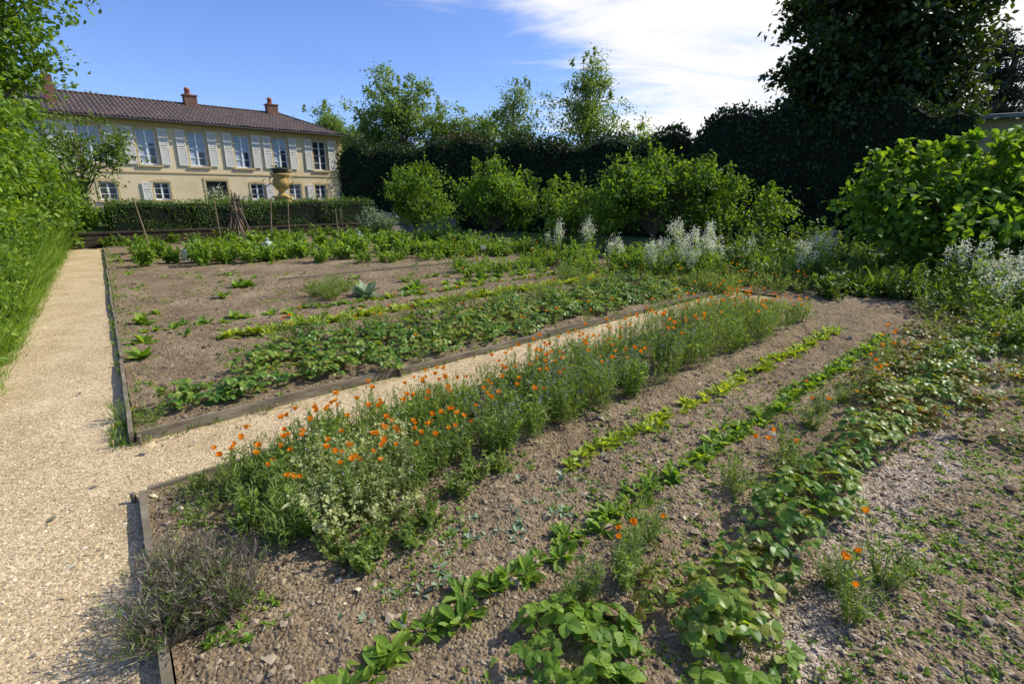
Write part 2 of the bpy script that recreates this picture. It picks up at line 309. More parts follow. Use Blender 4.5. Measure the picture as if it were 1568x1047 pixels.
def soilmat():
    m,nt,n,l=newmat('garden_soil'); tc=n.new('ShaderNodeTexCoord')
    def noise(s,d=5,r=.6):
        q=n.new('ShaderNodeTexNoise'); q.inputs['Scale'].default_value=s; q.inputs['Detail'].default_value=d; q.inputs['Roughness'].default_value=r
        l.new(tc.outputs['Object'],q.inputs['Vector']); return q.outputs['Fac']
    n1=noise(1.1,4); n2=noise(22,6,.8)
    r1=ramp(n,[(.3,(.19,.14,.083)),(.5,(.265,.2,.125)),(.72,(.36,.285,.185))]); l.new(n1,r1.inputs[0])
    r2=ramp(n,[(.32,(.4,.37,.34)),(.5,(.95,.93,.9)),(.68,(1.45,1.42,1.35))]); l.new(n2,r2.inputs[0])
    mx=n.new('ShaderNodeMix'); mx.data_type='RGBA'; mx.blend_type='MULTIPLY'; mx.inputs[0].default_value=1
    l.new(r1.outputs[0],mx.inputs[6]); l.new(r2.outputs[0],mx.inputs[7])
    dt=n.new('ShaderNodeVectorMath'); dt.operation='DOT_PRODUCT'; dt.inputs[1].default_value=(-.671,.745,0); l.new(tc.outputs['Object'],dt.inputs[0])
    a=n.new('ShaderNodeMath'); a.operation='ADD'; a.inputs[1].default_value=-3.565+3.1; l.new(dt.outputs['Value'],a.inputs[0])
    ab=n.new('ShaderNodeMath'); ab.operation='ABSOLUTE'; l.new(a.outputs[0],ab.inputs[0])
    n3=noise(1.8,5,.7); sb=n.new('ShaderNodeMath'); sb.operation='SUBTRACT'; l.new(n3,sb.inputs[0]); l.new(ab.outputs[0],sb.inputs[1])
    r3=ramp(n,[(.32,(0,0,0)),(.42,(1,1,1))]); l.new(sb.outputs[0],r3.inputs[0])
    r4=ramp(n,[(.35,(.28,.2,.15)),(.55,(.5,.4,.31)),(.7,(.62,.52,.42))]); l.new(n2,r4.inputs[0])
    m2=n.new('ShaderNodeMix'); m2.data_type='RGBA'; l.new(r3.outputs[0],m2.inputs[0]); l.new(mx.outputs[2],m2.inputs[6]); l.new(r4.outputs[0],m2.inputs[7])
    v=n.new('ShaderNodeTexVoronoi'); v.inputs['Scale'].default_value=55; l.new(tc.outputs['Object'],v.inputs['Vector'])
    n4=noise(70,3); s2=n.new('ShaderNodeMath'); s2.operation='SUBTRACT'; l.new(n4,s2.inputs[0]); l.new(v.outputs['Distance'],s2.inputs[1])
    b=n.new('ShaderNodeBump'); b.inputs['Strength'].default_value=1; b.inputs['Distance'].default_value=.014; l.new(s2.outputs[0],b.inputs['Height'])
    p=n.new('ShaderNodeBsdfPrincipled'); p.inputs['Roughness'].default_value=.95; p.inputs['Specular IOR Level'].default_value=.15
    l.new(m2.outputs[2],p.inputs['Base Color']); l.new(b.outputs[0],p.inputs['Normal'])
    o=n.new('ShaderNodeOutputMaterial'); l.new(p.outputs[0],o.inputs[0]); return m
M_soil=soilmat()
M_path=surf('path_gravel',[(.46,.345,.19),(.6,.465,.275),(.7,.565,.355)],1.6,.9,.8,120,vor=(75,(.55,.52,.47),(1.2,1.2,1.2)),bdist=.006)
M_grnd=surf('ground_grass_soil',[(.05,.05,.02),(.07,.1,.025),(.1,.14,.04)],1.5,.95,.8,25,bdist=.03)
# ------------------------------------------------------------ ground
far=np.array([-600,-300,-160,-90,-65]); near=np.arange(-48,48.01,.4)
ax=np.concatenate([far,near,-far[::-1]]); ay=ax+20
X,Y=np.meshgrid(ax,ay); Z=gz(X,Y)
n=len(ax); idx=np.arange(n*n).reshape(n,n)
g=B('ground'); g.add(np.stack([X,Y,Z],2).reshape(-1,3),np.stack([idx[:-1,:-1],idx[:-1,1:],idx[1:,1:],idx[1:,:-1]],2).reshape(-1,4),M_grnd,True); g.done()
def sheet(b,s0,s1,t0,t1,d,zf,m):
    S,T=np.meshgrid(np.linspace(s0,s1,max(2,int((s1-s0)/d))),np.linspace(t0,t1,max(2,int((t1-t0)/d))))
    x,y=P(S,T); z=zf(x,y,S,T); k=np.arange(S.size).reshape(S.shape)
    b.add(np.stack([x,y,z],2).reshape(-1,3),np.stack([k[:-1,:-1],k[:-1,1:],k[1:,1:],k[1:,:-1]],2).reshape(-1,4),m,True)
def soilz(x,y,S,T):
    return .022+.03*vnoise(x*3,y*3,1)+.022*vnoise(x*11,y*11,2)+.02*vnoise(x*29,y*29,3)**2+.008*np.sin(T*math.pi*2/.6)
def szat(c):
    S,T=ST(c[:,0],c[:,1]); return soilz(c[:,0],c[:,1],S,T)
b=B('garden_bed_soil')
sheet(b,.02,13,-6.5,-.02,.022,soilz,M_soil)
sheet(b,.02,9.6,.96,8,.032,soilz,M_soil); sheet(b,.02,10.2,8,19.3,.06,soilz,M_soil); sheet(b,9.6,12.5,-.02,8,.06,lambda x,y,S,T:soilz(x,y,S,T)*.8,M_soil)
b.done()
pz=lambda x,y,S,T:.008+.012*vnoise(x*2,y*2,7)+.004*vnoise(x*25,y*25,8)
b=B('gravel_path')
sheet(b,-1.05,0,-6,20,.05,pz,M_path); sheet(b,0,9.6,0,.94,.05,pz,M_path); sheet(b,0,11.5,19.3,20.1,.08,pz,M_path)
def scat(n,s0,s1,t0,t1,bias=2.2):
    c=C(U(s0,s1,n),U(t0,t1,n)); dist=np.hypot(c[:,0],c[:,1]); keep=rng.random(n)<np.clip((3.2/dist)**bias,0,1); return c[keep]
def rocks(b,c,size,m,zf):
    c=c.copy(); c[:,2]=zf(c)+size*.15; k=len(c); s=size*np.exp(rng.normal(size=k)*.45)
    stamp(b,T_ROCK,c,rnd3(k)*np.array([1,1,.2]),nrm(UP+rnd3(k)*.4),np.stack([s*U(.6,1.2,k),s,s*U(.5,1,k)],1),m)
pzf=lambda c:pz(c[:,0],c[:,1],0,0)
rocks(b,scat(60000,-1.05,-.01,-1.5,9),.005,M_peb,pzf); rocks(b,scat(26000,.03,9,.03,.9),.0052,M_peb,pzf)
rocks(b,scat(500,-1.05,0,-1.5,9),.011,M_peb,pzf)
b.done()
b=B('soil_clods')
rocks(b,scat(110000,.05,9,-5.5,-.05),.0065,M_clod,szat); rocks(b,scat(9000,.05,9,-5.5,-.05),.013,M_clod,szat); rocks(b,scat(900,.05,9,-5.5,-.05),.022,M_clod,szat)
rocks(b,scat(36000,.05,9.5,1,8,1.6),.01,M_clod,szat); rocks(b,scat(4000,.05,9.5,1,12,1.),.02,M_clod,szat)
rocks(b,scat(5500,.05,9,-5.5,8,1.8),.009,M_peb,szat)
b.done()
b=B('wood_chip_mulch')
c=C(U(1.5,9,14000),-3.1+rng.normal(size=14000)*.12); c=c[rng.random(len(c))<np.clip(3/np.hypot(c[:,0],c[:,1]),0,1)]
c2=scat(9000,2,10,-5.5,-3.1,1.8); c=np.concatenate([c,c2]); c[:,2]=szat(c)+.003
k=len(c); s=.011*np.exp(rng.normal(size=k)*.4); stamp(b,T_ROCK,c,rnd3(k)*np.array([1,1,.15]),nrm(UP+rnd3(k)*.3),np.stack([s*.4,s,s*.2],1),M_chip); b.done()
# ------------------------------------------------------------ boards
def board(b,s0,t0,s1,t1,z0,z1,th,m=M_wood,seg=2.2):
    (x0,y0),(x1,y1)=P(s0,t0),P(s1,t1); L=math.hypot(x1-x0,y1-y0); k=max(1,round(L/seg)); d=np.array([x1-x0,y1-y0])/L; nn=np.array([-d[1],d[0]])
    for i in range(k):
        a=i/k*L+.004; e=(i+1)/k*L-.004; wob=U(-.016,.016,2); zz=U(-.018,.008,2); m_=8; v=[]
        for j in range(m_+1):
            f=j/m_; q=np.array([x0,y0])+d*(a+(e-a)*f)+nn*(wob[0]*(1-f)+wob[1]*f+rng.normal()*.002); h=z1+zz[0]*(1-f)+zz[1]*f+rng.normal()*.002
            for o,z in((-th/2,z0),(-th/2,h),(th/2,h),(th/2,z0)): v.append((*(q+nn*o),z))
        f=[(j*4+r,j*4+r+1,j*4+r+5,j*4+r+4) for j in range(m_) for r in range(3)]
        b.add(v,f+[(0,3,2,1)]+[(m_*4,m_*4+1,m_*4+2,m_*4+3)],m)
        pq=np.array([x0,y0])+d*a+nn*(-th*1.2); 
        tube(b,[(pq[0],pq[1],z0-.05),(pq[0],pq[1],z1-.02)],[.016,.015],m,6)
b=B('timber_bed_edging'); board(b,0,.94,0,19.3,-.03,.1,.03); board(b,0.03,.94,8.9,1.0,-.03,.1,.03); board(b,8.9,1,9.8,4,-.03,.08,.03); board(b,.05,19.3,10.2,19.3,-.03,.12,.03); b.done()
b=B('timber_bed_edging'); board(b,0,0,0,-5,-.03,.1,.035); board(b,.03,0,7.6,0,-.03,.1,.03); b.done()
b=B('timber_divider_board'); board(b,2.9,8.0,8.1,7.7,0,.1,.03); b.done()
b=B('timber_path_edging'); board(b,-1.06,2.3,-1.06,3.4,-.02,.08,.03); b.done()
# ------------------------------------------------------------ crops
def rowpts(s0,s1,t,dt,step,gap=0.,js=.35):
    s=np.arange(s0,s1,step); s=s+U(-js,js,len(s))*step; s=s[rng.random(len(s))>gap]; c=C(s,t+rng.normal(size=len(s))*dt); c[:,2]=szat(c)-.005; return c
b=B('strawberry_row'); 
c=rowpts(.3,8.9,1.35,.1,.25); strawberry(b,c,U(.15,.26,len(c)),U(.15,.28,len(c)),36,.058,M_straw,M_stemr)
c=rowpts(1.,8.9,1.85,.12,.25,.05); strawberry(b,c,U(.18,.28,len(c)),U(.22,.36,len(c)),42,.06,M_straw,M_stemr)
c=rowpts(1.4,8.9,2.3,.12,.28,.1); strawberry(b,c,U(.16,.26,len(c)),U(.2,.36,len(c)),34,.06,M_straw,M_stemr); b.done()
b=B('california_poppy_border'); c=rowpts(1.5,9.2,2.75,.16,.16,.1); tips=bush(b,c,.17,U(.24,.4,len(c)),14,18,.05,T_THIN,M_feath,M_stem,lwx=1.3); poppies(b,tips,.05,.045)
c=rowpts(2.5,9.2,1.1,.08,.5,.3); tips=bush(b,c,.14,.22,9,14,.045,T_THIN,M_feath,M_stem); poppies(b,tips,.08,.045); b.done()
b=B('lettuce_row'); c=rowpts(1.1,8.6,3.6,.06,.065,.04); rosette(b,c,16,U(.09,.16,len(c)),T_LONG,M_yel,.9)
c=rowpts(1.3,8.4,3.75,.1,.4,.4); tips=bush(b,c,.12,.2,8,10,.05,T_THIN,M_feath,M_stem); poppies(b,tips,.12,.045,.02,.08)
b.done()
b=B('cabbage_seedling_row'); c=rowpts(.3,8.6,4.65,.07,.15,.12); rosette(b,c,10,U(.08,.18,len(c)),T_LEAF,M_fresh,.6); 
c=rowpts(.2,5,4.1,.1,.45,.3); rosette(b,c,9,U(.07,.16,len(c)),T_LEAF,M_fresh,.6)
c=rowpts(4.4,9,5.1,.1,.16,.1); rosette(b,c,10,U(.1,.2,len(c)),T_LEAF,M_fresh,.7)
c=rowpts(3.4,8,6.1,.12,.3,.25); rosette(b,c,9,U(.08,.2,len(c)),T_LEAF,M_fresh,.6)
c=rowpts(.5,6.,6.8,.5,.8,.3); rosette(b,c,9,U(.08,.22,len(c)),T_LEAF,M_fresh,.6); 
c=C([.25,.3,.2,2.0,2.2],[4.0,5.2,3.3,7.6,7.5]); rosette(b,c,18,.2,T_LEAF,M_fresh,.9); b.done()
b=B('artichoke_plant'); c=C(3.6,5.0); rosette(b,c,26,.34,T_LEAF,M_silver,.9,.05); b.done()
b=B('dill_clump'); c=C([2.9,3.2,3.0,3.5,3.3],[5.6,5.4,5.1,5.7,6.0]); bush(b,c,.25,.38,34,24,.05,T_THIN,M_feath,M_stem,lwx=1.3); b.done()
b=B('potato_plants')
for t,g_ in((10.6,.25),(11.8,.1),(12.6,.1),(14.6,.2),(16.5,.3)):
    c=rowpts(.8+(t<11)*4,9.8,t,.15,.55,g_); bush(b,c,U(.28,.42,len(c)),U(.42,.75,len(c)),18,15,.12,T_LEAF,M_fresh,M_stem)
b.done()
b=B('flowering_border'); c=rowpts(6.3,10,6.1,.8,.1,.1); tips=bush(b,c,.24,U(.25,.55,len(c)),12,15,.06,T_LEAF,M_fresh,M_stem); poppies(b,tips,.04,.055)
c=rowpts(7.4,9.4,3.9,.6,.12,.1); tips=bush(b,c,.2,U(.3,.5,len(c)),14,16,.055,T_THIN,M_feath,M_stem,lwx=1.4); poppies(b,tips,.08,.05)
c=rowpts(5.5,10,9.4,.5,.2,.1); tips=bush(b,c,.25,U(.25,.5,len(c)),12,14,.07,T_LEAF,M_fresh,M_stem); poppies(b,tips,.03,.055); b.done()
b=B('wildflower_strip')
n_=310; s=np.concatenate([U(.6,7.9,n_),U(.45,2.2,50)]); t=np.concatenate([U(-1.12,-.06,n_),U(-1.2,-.1,50)])
c=C(s,t); c[:,2]=szat(c); hh=.24+.26*vnoise(s*1.3,t*1.5,4)+.05*(s>3)
tips=bush(b,c,U(.1,.18,len(c)),hh,10,22,.045,T_THIN,M_feath,M_stem,sw=.0025,lwx=1.15,flat=.15,basef=.45)
tips2=bush(b,c[::4],.15,hh[::4]*.9,7,14,.038,T_LEAF,M_fresh,M_stem,sw=.003)
poppies(b,tips[::1],.075,.048,.03,.15)
s_,t_=ST(tips[:,0],tips[:,1]); q=(rng.random(len(tips))<.4)&(s_>2.0)&(s_<5.0)&(t_<-.5)
heads(b,tips[q]+UP*.02,5,.01,.03,.012,M_blue,T_DIA)
q=(rng.random(len(tips))<.05)&(s_>.8); heads(b,tips[q]+UP*.03,4,.01,.02,.013,M_blue,T_DIA)
b.done()
b=B('pale_foliage_plant'); c=C([.92,1.15,.75,1.35,1.05,.95],[-.8,-.95,-1.12,-.75,-1.2,-1.05]); tips=bush(b,c,.23,[.46,.44,.36,.4,.34,.42],30,26,.03,T_LEAF,M_pale,M_stem); heads(b,tips,12,.018,.035,.015,M_pale); b.done()
b=B('lavender_bush'); c=C([.14,.24,.0,.1],[-1.18,-1.35,-1.35,-1.02]); tips=bush(b,c,.24,[.34,.3,.28,.26],130,9,.033,T_THIN,M_lav,M_lav,sw=.003,basef=.15,up=1.2)
bush(b,c+UP*.02,.23,.25,70,12,.03,T_THIN,M_mid,None); b.done()
b=B('low_herb_plants'); c=C([.45,.55,.75,.95,1.5,1.7,1.9,1.25,.85,1.1],[-.75,-1.05,-1.35,-1.4,-1.3,-1.2,-1.25,-1.42,-1.5,-1.5]); bush(b,c,.13,.18,18,18,.028,T_LEAF,M_feath,M_stem); 
c=C(U(.15,.8,30),U(-.6,-.08,30)); bush(b,c,.1,.15,10,14,.028,T_THIN,M_feath,M_stem,lwx=1.4); b.done()
b=B('lettuce_row'); c=rowpts(2.3,7.7,-1.52,.04,.055,.06); rosette(b,c,15,U(.055,.095,len(c)),T_LONG,M_yel,.9); 
c=rowpts(1.3,2.7,-1.57,.1,.06,.2); rosette(b,c,9,U(.025,.06,len(c)),T_LEAF,M_silver,.5); b.done()
b=B('spinach_row'); c=rowpts(.45,7.8,-2.05,.04,.04,.08); rosette(b,c,11,U(.05,.1,len(c)),T_LONG,M_fresh,.9,.03)
c=rowpts(.6,2.4,-1.78,.1,.05,.15); rosette(b,c,8,U(.02,.055,len(c)),T_LEAF,M_silver,.5); b.done()
b=B('strawberry_row'); c=rowpts(1.75,8.5,-2.8,.06,.26,.05); strawberry(b,c,U(.14,.23,len(c)),U(.17,.29,len(c)),42,.05,M_straw,M_stemr)
c=rowpts(1.9,8.5,-2.75,.12,.5,.1); strawberry(b,c,.2,.15,18,.045,M_strawr,M_stemr)
c=rowpts(4.8,9.8,-2.75,.35,.09,.1); strawberry(b,c,.2,U(.15,.28,len(c)),28,.052,M_strawr,M_stemr)
c=rowpts(6.2,10.5,-3.6,.35,.16,.1); strawberry(b,c,.2,U(.12,.24,len(c)),24,.052,M_straw,M_stemr); b.done()
b=B('strawberry_plant'); c=C([1.25,1.2,1.75,1.45],[-2.45,-2.75,-3.0,-2.55]); c[:,2]=.03; strawberry(b,c,[.19,.16,.19,.14],[.19,.15,.18,.14],36,.058,M_fresh,M_stem); b.done()
b=B('california_poppy_clumps'); c=C([1.75,1.85,2.5,2.7,2.1,3.6,4.2,2.9,3.3,5,5.6,6.2,1.5,2.35,4.6,5.3,6.6,7],[-2.45,-2.4,-3.1,-3.25,-2.3,-2.45,-2.4,-2.4,-2.55,-2.4,-2.45,-2.4,-2.35,-3.2,-2.35,-2.5,-2.3,-2.3]); tips=bush(b,c,.14,.28,18,26,.04,T_THIN,M_feath,M_stem,sw=.0025,lwx=1.2); poppies(b,tips,.1,.045); b.done()
b=B('small_weeds'); c=scat(13000,.1,9,-5.5,-.1,1.6); v=vnoise(c[:,0]*2.2,c[:,1]*2.2,9); c=c[v>.5]; c[:,2]=szat(c); rosette(b,c,6,U(.01,.036,len(c)),T_LEAF,M_fresh,.6,.01)
c=scat(7000,2,10,-6,-3.2,1.3); c[:,2]=szat(c); rosette(b,c,7,U(.012,.034,len(c)),T_LEAF,M_fresh,.6,.015)
c=scat(6000,.1,9.5,1,9,.8); v=vnoise(c[:,0]*2,c[:,1]*2,9); c=c[v>.5]; c[:,2]=szat(c); rosette(b,c,6,U(.02,.055,len(c)),T_LEAF,M_fresh,.6,.01)
c=scat(1500,.1,10,8,19,.4); v=vnoise(c[:,0]*1.2,c[:,1]*1.2,9); c=c[v>.5]; c[:,2]=szat(c); rosette(b,c,7,U(.05,.12,len(c)),T_LEAF,M_fresh,.6,.03)
c=C(U(-.14,.1,50),U(.9,1.4,50),.02); rosette(b,c[:26],9,.09,T_THIN,M_mid,1.2,.03); c=C(U(.0,9,400),U(.82,1.1,400),.03); rosette(b,c,6,.05,T_THIN,M_mid,1,.02)
c=C(U(0,8,300),U(-.2,.03,300),.03); rosette(b,c,6,.07,T_THIN,M_fresh,1.2,.02)
c=C(U(-.05,.12,200),U(1,19,200),.03); rosette(b,c,6,.09,T_THIN,M_fresh,1.2,.02)
c=C([.1,.15,-.05],[1.15,1.3,1.5],.02); bush(b,c,.14,.2,12,18,.04,T_THIN,M_feath,M_stem)
c=C([-.95,-1.05,-.9,-1.0,-.88],[.1,.3,-.1,-.35,.5],.02); bush(b,c,.12,.14,12,12,.04,T_THIN,M_fresh,M_stem); b.done()
b=B('fallen_leaves'); c=C([-.25,-.7,-.5,-.35,-.8,-.4],[.35,8,6,2.5,1.5,.1],.03); stamp(b,T_LEAF,c,rnd3(6)*np.array([1,1,.1]),nrm(UP+rnd3(6)*.2),U(.03,.06,6),M_lav); b.done()
# ------------------------------------------------------------ left bank
b=B('tall_grass_bank'); n_=800; t=U(2.4,18,n_); c=C(-1.2-np.abs(rng.normal(size=n_))*.4,t,0.); grass(b,c,(U(.3,.6,n_)+.3*sst(3,8,t))*(.6+.8*vnoise(t*1.1,t*0,6)),22,.07,M_fresh,.9,.35)
n_=500; c=C(U(-1.25,-.98,n_),U(2.4,19,n_),0.); grass(b,c,U(.1,.25,n_),14,.05,M_fresh,1.3,.5)
b.done()
b=B('nettle_bank'); n_=420; t=U(3,19,n_); c=C(U(-2,-1.12,n_),t,0.); bush(b,c,.24,(U(.3,.65,n_)+.45*sst(4,9,t))*(.6+.8*vnoise(t*.8,t*0+3,8)),12,20,.065,T_LEAF,M_fresh,M_stem)
n_=160; t=U(4,19,n_); c=C(U(-2.1,-1.3,n_),t,0.); bush(b,c,.3,U(.7,1.3,n_),10,22,.09,T_LEAF,M_mid,M_stem)
n_=120; t=U(10,19.8,n_); c=C(U(-2.2,-1.3,n_),t,0.); bush(b,c,.35,U(1.0,1.9,n_),12,22,.1,T_LEAF,M_orch,M_stem); b.done()
for s_,t_,h_,r_ in((-2.6,11.5,3.0,1.1),(-2.4,14.0,4.3,1.3),(-2.0,16.2,4.5,1.2),(-1.9,18.2,4.2,1.2),(-1.7,20.2,3.2,1.0),(-.9,21.6,2.0,.8)):
    x,y=P(s_,t_); tree('hazel_shrub',(x,y,0),h_*.6,.06,[(0,0,h_*.5,r_,r_,h_*.5)],190,46,.36,.14,M_fresh if s_<-2.2 else M_orch,M_bark,T_LEAF,.4,shoots=5,vary=.5)
tree('ash_tree',(-15.4,15.4,0),6.6,.2,[(0,0,7.2,2.9,2.4,1.9),(.9,.3,5.6,1.9,1.7,1.4)],300,75,.5,.15,M_orch,M_bark,T_LEAF,.45,vary=.4)
tree('apple_tree',(-16.5,20.6,.7),2.6,.09,[(0,0,2.9,1.8,1.6,1.3),(1.2,.5,2.9,.9,.8,.9),(-.6,0,1.8,1.4,1,.8)],110,34,.36,.12,M_mid,M_bark,T_LEAF,.5,vary=.5)
# ------------------------------------------------------------ retaining wall, hedge, steps
b=B('retaining_wall')
def slab(b,s0,s1,t0,t1,z0,z1,m):
    v=[]
    for z in(z0,z1):
        for s,t in((s0,t0),(s1,t0),(s1,t1),(s0,t1)):
            x,y=P(s,t); v.append((x,y,z))
    b.add(v,[(3,2,1,0),(4,5,6,7),(0,1,5,4),(1,2,6,5),(2,3,7,6),(3,0,4,7)],m)
for j in range(3): slab(b,-1.6,11.1,20.1+.01*(j%2),20.4,.2*j-.1+.004,.2*j+.1,M_dkwood)
slab(b,-1.62,11.1,20.06,20.44,.505,.56,M_dkwood)
slab(b,12.6,16,20.1,20.4,-.1,.62,M_stone); slab(b,12.6,16,20.06,20.44,.622,.7,M_stone); b.done()
b=B('stone_steps')
for i in range(6): slab(b,11.12,12.58,20.0+i*.3,20.3+i*.3+.02 if i<5 else 22.4,-.1+.0*i,.16*(i+1)-.003*i,M_stone)
b.done()
x0,y0=P(.3,20.8); x1,y1=P(10.8,20.8)
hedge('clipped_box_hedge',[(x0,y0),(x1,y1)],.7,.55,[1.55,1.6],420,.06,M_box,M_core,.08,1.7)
b=B('hedge_front_perennials'); c=C(U(-.3,10.5,30),U(19.75,20.0,30),.02); bush(b,c,.3,U(.2,.6,len(c)),14,16,.1,T_LEAF,M_mid,M_stem)
c=C(U(-1,3,16),U(20.6,21.3,16),.7); tips=bush(b,c,.35,U(.9,1.3,16),16,18,.09,T_LEAF,M_mid,M_stem)
c=C(U(3,10,14),U(21.4,22.4,14),.75); bush(b,c,.4,U(.8,1.4,14),14,18,.09,T_LEAF,M_fresh,M_stem); b.done()
b=B('rose_bush'); c=C([4.0,4.5],[22.3,22.5],.8); tips=bush(b,c,.6,1.5,26,20,.08,T_LEAF,M_mid,M_stem); heads(b,tips[::2],8,.06,.05,.08,M_white); b.done()
b=B('silver_foliage_bush'); c=C([9.7,10.3],[18.4,18.5],.03); bush(b,c,.75,[1.5,1.3],50,26,.09,T_LEAF,M_silver,M_stem); b.done()
# ------------------------------------------------------------ stakes, teepee, cloches, urn
M_cane=surf('cane_wood',[(.14,.1,.06),(.24,.18,.11),(.32,.25,.17)],6,.8,.4,40,stretch=(1,1,.2))
for s_,t_,h_ in((1.1,15.2,1.75),(3.1,15.7,1.7),(5.7,17.2,1.75),(7.2,15.9,1.35),(4.9,16.6,1.7),(8.2,17.8,1.3)):
    b=B('garden_stake'); x,y=P(s_,t_); lx,ly=U(-.16,.16,2); tube(b,[(x,y,-.05),(x+lx*.4,y+ly*.4,h_*.5),(x+lx,y+ly,h_)],[.022,.02,.016],M_cane,6); b.done()
b=B('bean_pole_teepee'); cx,cy=P(4.15,18.3)
for i in range(22):
    a=i/22*6.283+U(-.15,.15); r=U(.35,.62); q=U(-.16,.16,2); hz=U(1.4,1.6); tube(b,[(cx+math.cos(a)*r,cy+math.sin(a)*r,0),(cx+q[0],cy+q[1],hz),(cx-math.cos(a)*.12+q[0],cy-math.sin(a)*.12+q[1],hz+U(.1,.45))],[.024,.02,.012],M_bark if i%3 else M_cane,5)
for a in range(12): 
    th=a/12*6.283; th2=(a+1)/12*6.283; tube(b,[(cx+.18*math.cos(th),cy+.18*math.sin(th),1.3),(cx+.18*math.cos(th2),cy+.18*math.sin(th2),1.31)],.015,M_cane,5)
b.done()
def simple(name,col,rough,trans=0):
    m,nt,n,l=newmat(name); p=n.new('ShaderNodeBsdfPrincipled'); no=n.new('ShaderNodeTexNoise'); no.inputs['Scale'].default_value=9
    r=ramp(n,[(.3,sc(col,.85)),(.7,col)]); l.new(no.outputs['Fac'],r.inputs[0]); l.new(r.outputs[0],p.inputs['Base Color'])
    p.inputs['Roughness'].default_value=rough; p.inputs['Transmission Weight'].default_value=trans
    o=n.new('ShaderNodeOutputMaterial'); l.new(p.outputs[0],o.inputs[0]); return m
M_cloche=simple('frosted_glass',(.7,.78,.68),.3,.3); M_glass=simple('window_glass',(.05,.06,.07),.08); M_curtain_sky=simple('curtain_sky_reflection',(.42,.5,.58),.4)  # curtained upper panes: blue-white sky reflection painted into the base colour
for s_,t_ in((1.9,13.4),(4.1,13.8),(7.7,15.0),(8.4,17.0)):
    b=B('garden_cloche'); x,y=P(s_,t_); lathe(b,x,y,[(.23,.02),(.22,.18),(.2,.3),(.15,.38),(.07,.43),(.025,.44),(.02,.46),(.045,.49),(.04,.52),(.001,.535)],M_cloche); b.done()
M_terra=surf('ochre_terracotta',[(.33,.21,.06),(.48,.32,.1),(.58,.42,.17)],6,.8,.4,20); M_iron=surf('dark_planter',[(.03,.03,.03),(.06,.055,.05)],6,.7,.3,20)
b=B('garden_urn'); x,y=-12.05,28.0; z=.95
box(b,x-.45,x+.45,y-.45,y+.45,z-.1,z+.18,M_terra); box(b,x-.32,x+.32,y-.32,y+.32,z+.18,z+.75,M_terra); box(b,x-.4,x+.4,y-.4,y+.4,z+.75,z+.85,M_terra)
lathe(b,x,y,[(.26,z+.85),(.25,z+.92),(.12,z+1.0),(.12,z+1.08),(.3,z+1.2),(.42,z+1.4),(.44,z+1.55),(.36,z+1.72),(.34,z+1.8),(.48,z+1.88),(.5,z+1.95),(.42,z+1.97),(.3,z+1.9)],M_terra,24)
for sg in(-1,1): tube(b,[(x+sg*.36,y,z+1.35),(x+sg*.6,y,z+1.5),(x+sg*.58,y,z+1.75),(x+sg*.4,y,z+1.84)],.035,M_terra,6)
lathe(b,x,y,[(.3,z+1.9),(.36,z+2.1),(.46,z+2.18),(.44,z+2.22),(.2,z+2.18)],M_iron,20)
c=np.array([[x,y,z+2.05]]); bush(b,c,.4,.35,24,12,.1,T_LEAF,M_dark,M_stem); b.done()
for s_,t_ in((6.3,17.2),(2.3,12.9),(9.0,8.6)):
    b=B('plant_label'); x,y=P(s_,t_); box(b,x-.01,x+.01,y-.01,y+.01,0,.3,M_cane); box(b,x-.07,x+.07,y-.022,y-.012,.26,.38,M_white); b.done()
# ------------------------------------------------------------ house
M_wall=surf('ochre_render',[(.6,.47,.26),(.72,.58,.35),(.76,.63,.41)],.7,.9,.25,25)
M_trim=surf('stone_trim',[(.5,.37,.18),(.6,.46,.25)],3,.85,.2,20)
M_sh=surf('shutter_paint',[(.68,.66,.57),(.78,.76,.67)],4,.7,.2,20); M_frame=surf('window_paint',[(.72,.74,.74),(.8,.82,.82)],4,.5,.1,20)
def roofmat():
    m,nt,n,l=newmat('roof_tiles'); tc=n.new('ShaderNodeTexCoord'); br=n.new('ShaderNodeTexBrick')
    br.inputs['Scale'].default_value=1; br.inputs['Brick Width'].default_value=.26; br.inputs['Row Height'].default_value=.33; br.inputs['Mortar Size'].default_value=.03; br.offset=.5
    br.inputs['Color1'].default_value=(.14,.092,.075,1); br.inputs['Color2'].default_value=(.08,.058,.052,1); br.inputs['Mortar'].default_value=(.02,.015,.013,1)
    l.new(tc.outputs['Object'],br.inputs['Vector']); no=n.new('ShaderNodeTexNoise'); no.inputs['Scale'].default_value=1.5; l.new(tc.outputs['Object'],no.inputs['Vector'])
    r=ramp(n,[(.3,(.65,.65,.65)),(.7,(1.15,1.1,1.0))]); l.new(no.outputs['Fac'],r.inputs[0])
    mx=n.new('ShaderNodeMix'); mx.data_type='RGBA'; mx.blend_type='MULTIPLY'; mx.inputs[0].default_value=1; l.new(br.outputs[0],mx.inputs[6]); l.new(r.outputs[0],mx.inputs[7])
    w=n.new('ShaderNodeTexWave'); w.bands_direction='X'; w.inputs['Scale'].default_value=1.2; l.new(tc.outputs['Object'],w.inputs['Vector'])
    bp=n.new('ShaderNodeBump'); bp.inputs['Distance'].default_value=.06; bp.inputs['Strength'].default_value=.8; l.new(w.outputs['Fac'],bp.inputs['Height'])
    p=n.new('ShaderNodeBsdfPrincipled'); p.inputs['Roughness'].default_value=.8; l.new(mx.outputs[2],p.inputs['Base Color']); l.new(bp.outputs[0],p.inputs['Normal'])
    o=n.new('ShaderNodeOutputMaterial'); l.new(p.outputs[0],o.inputs[0]); return m
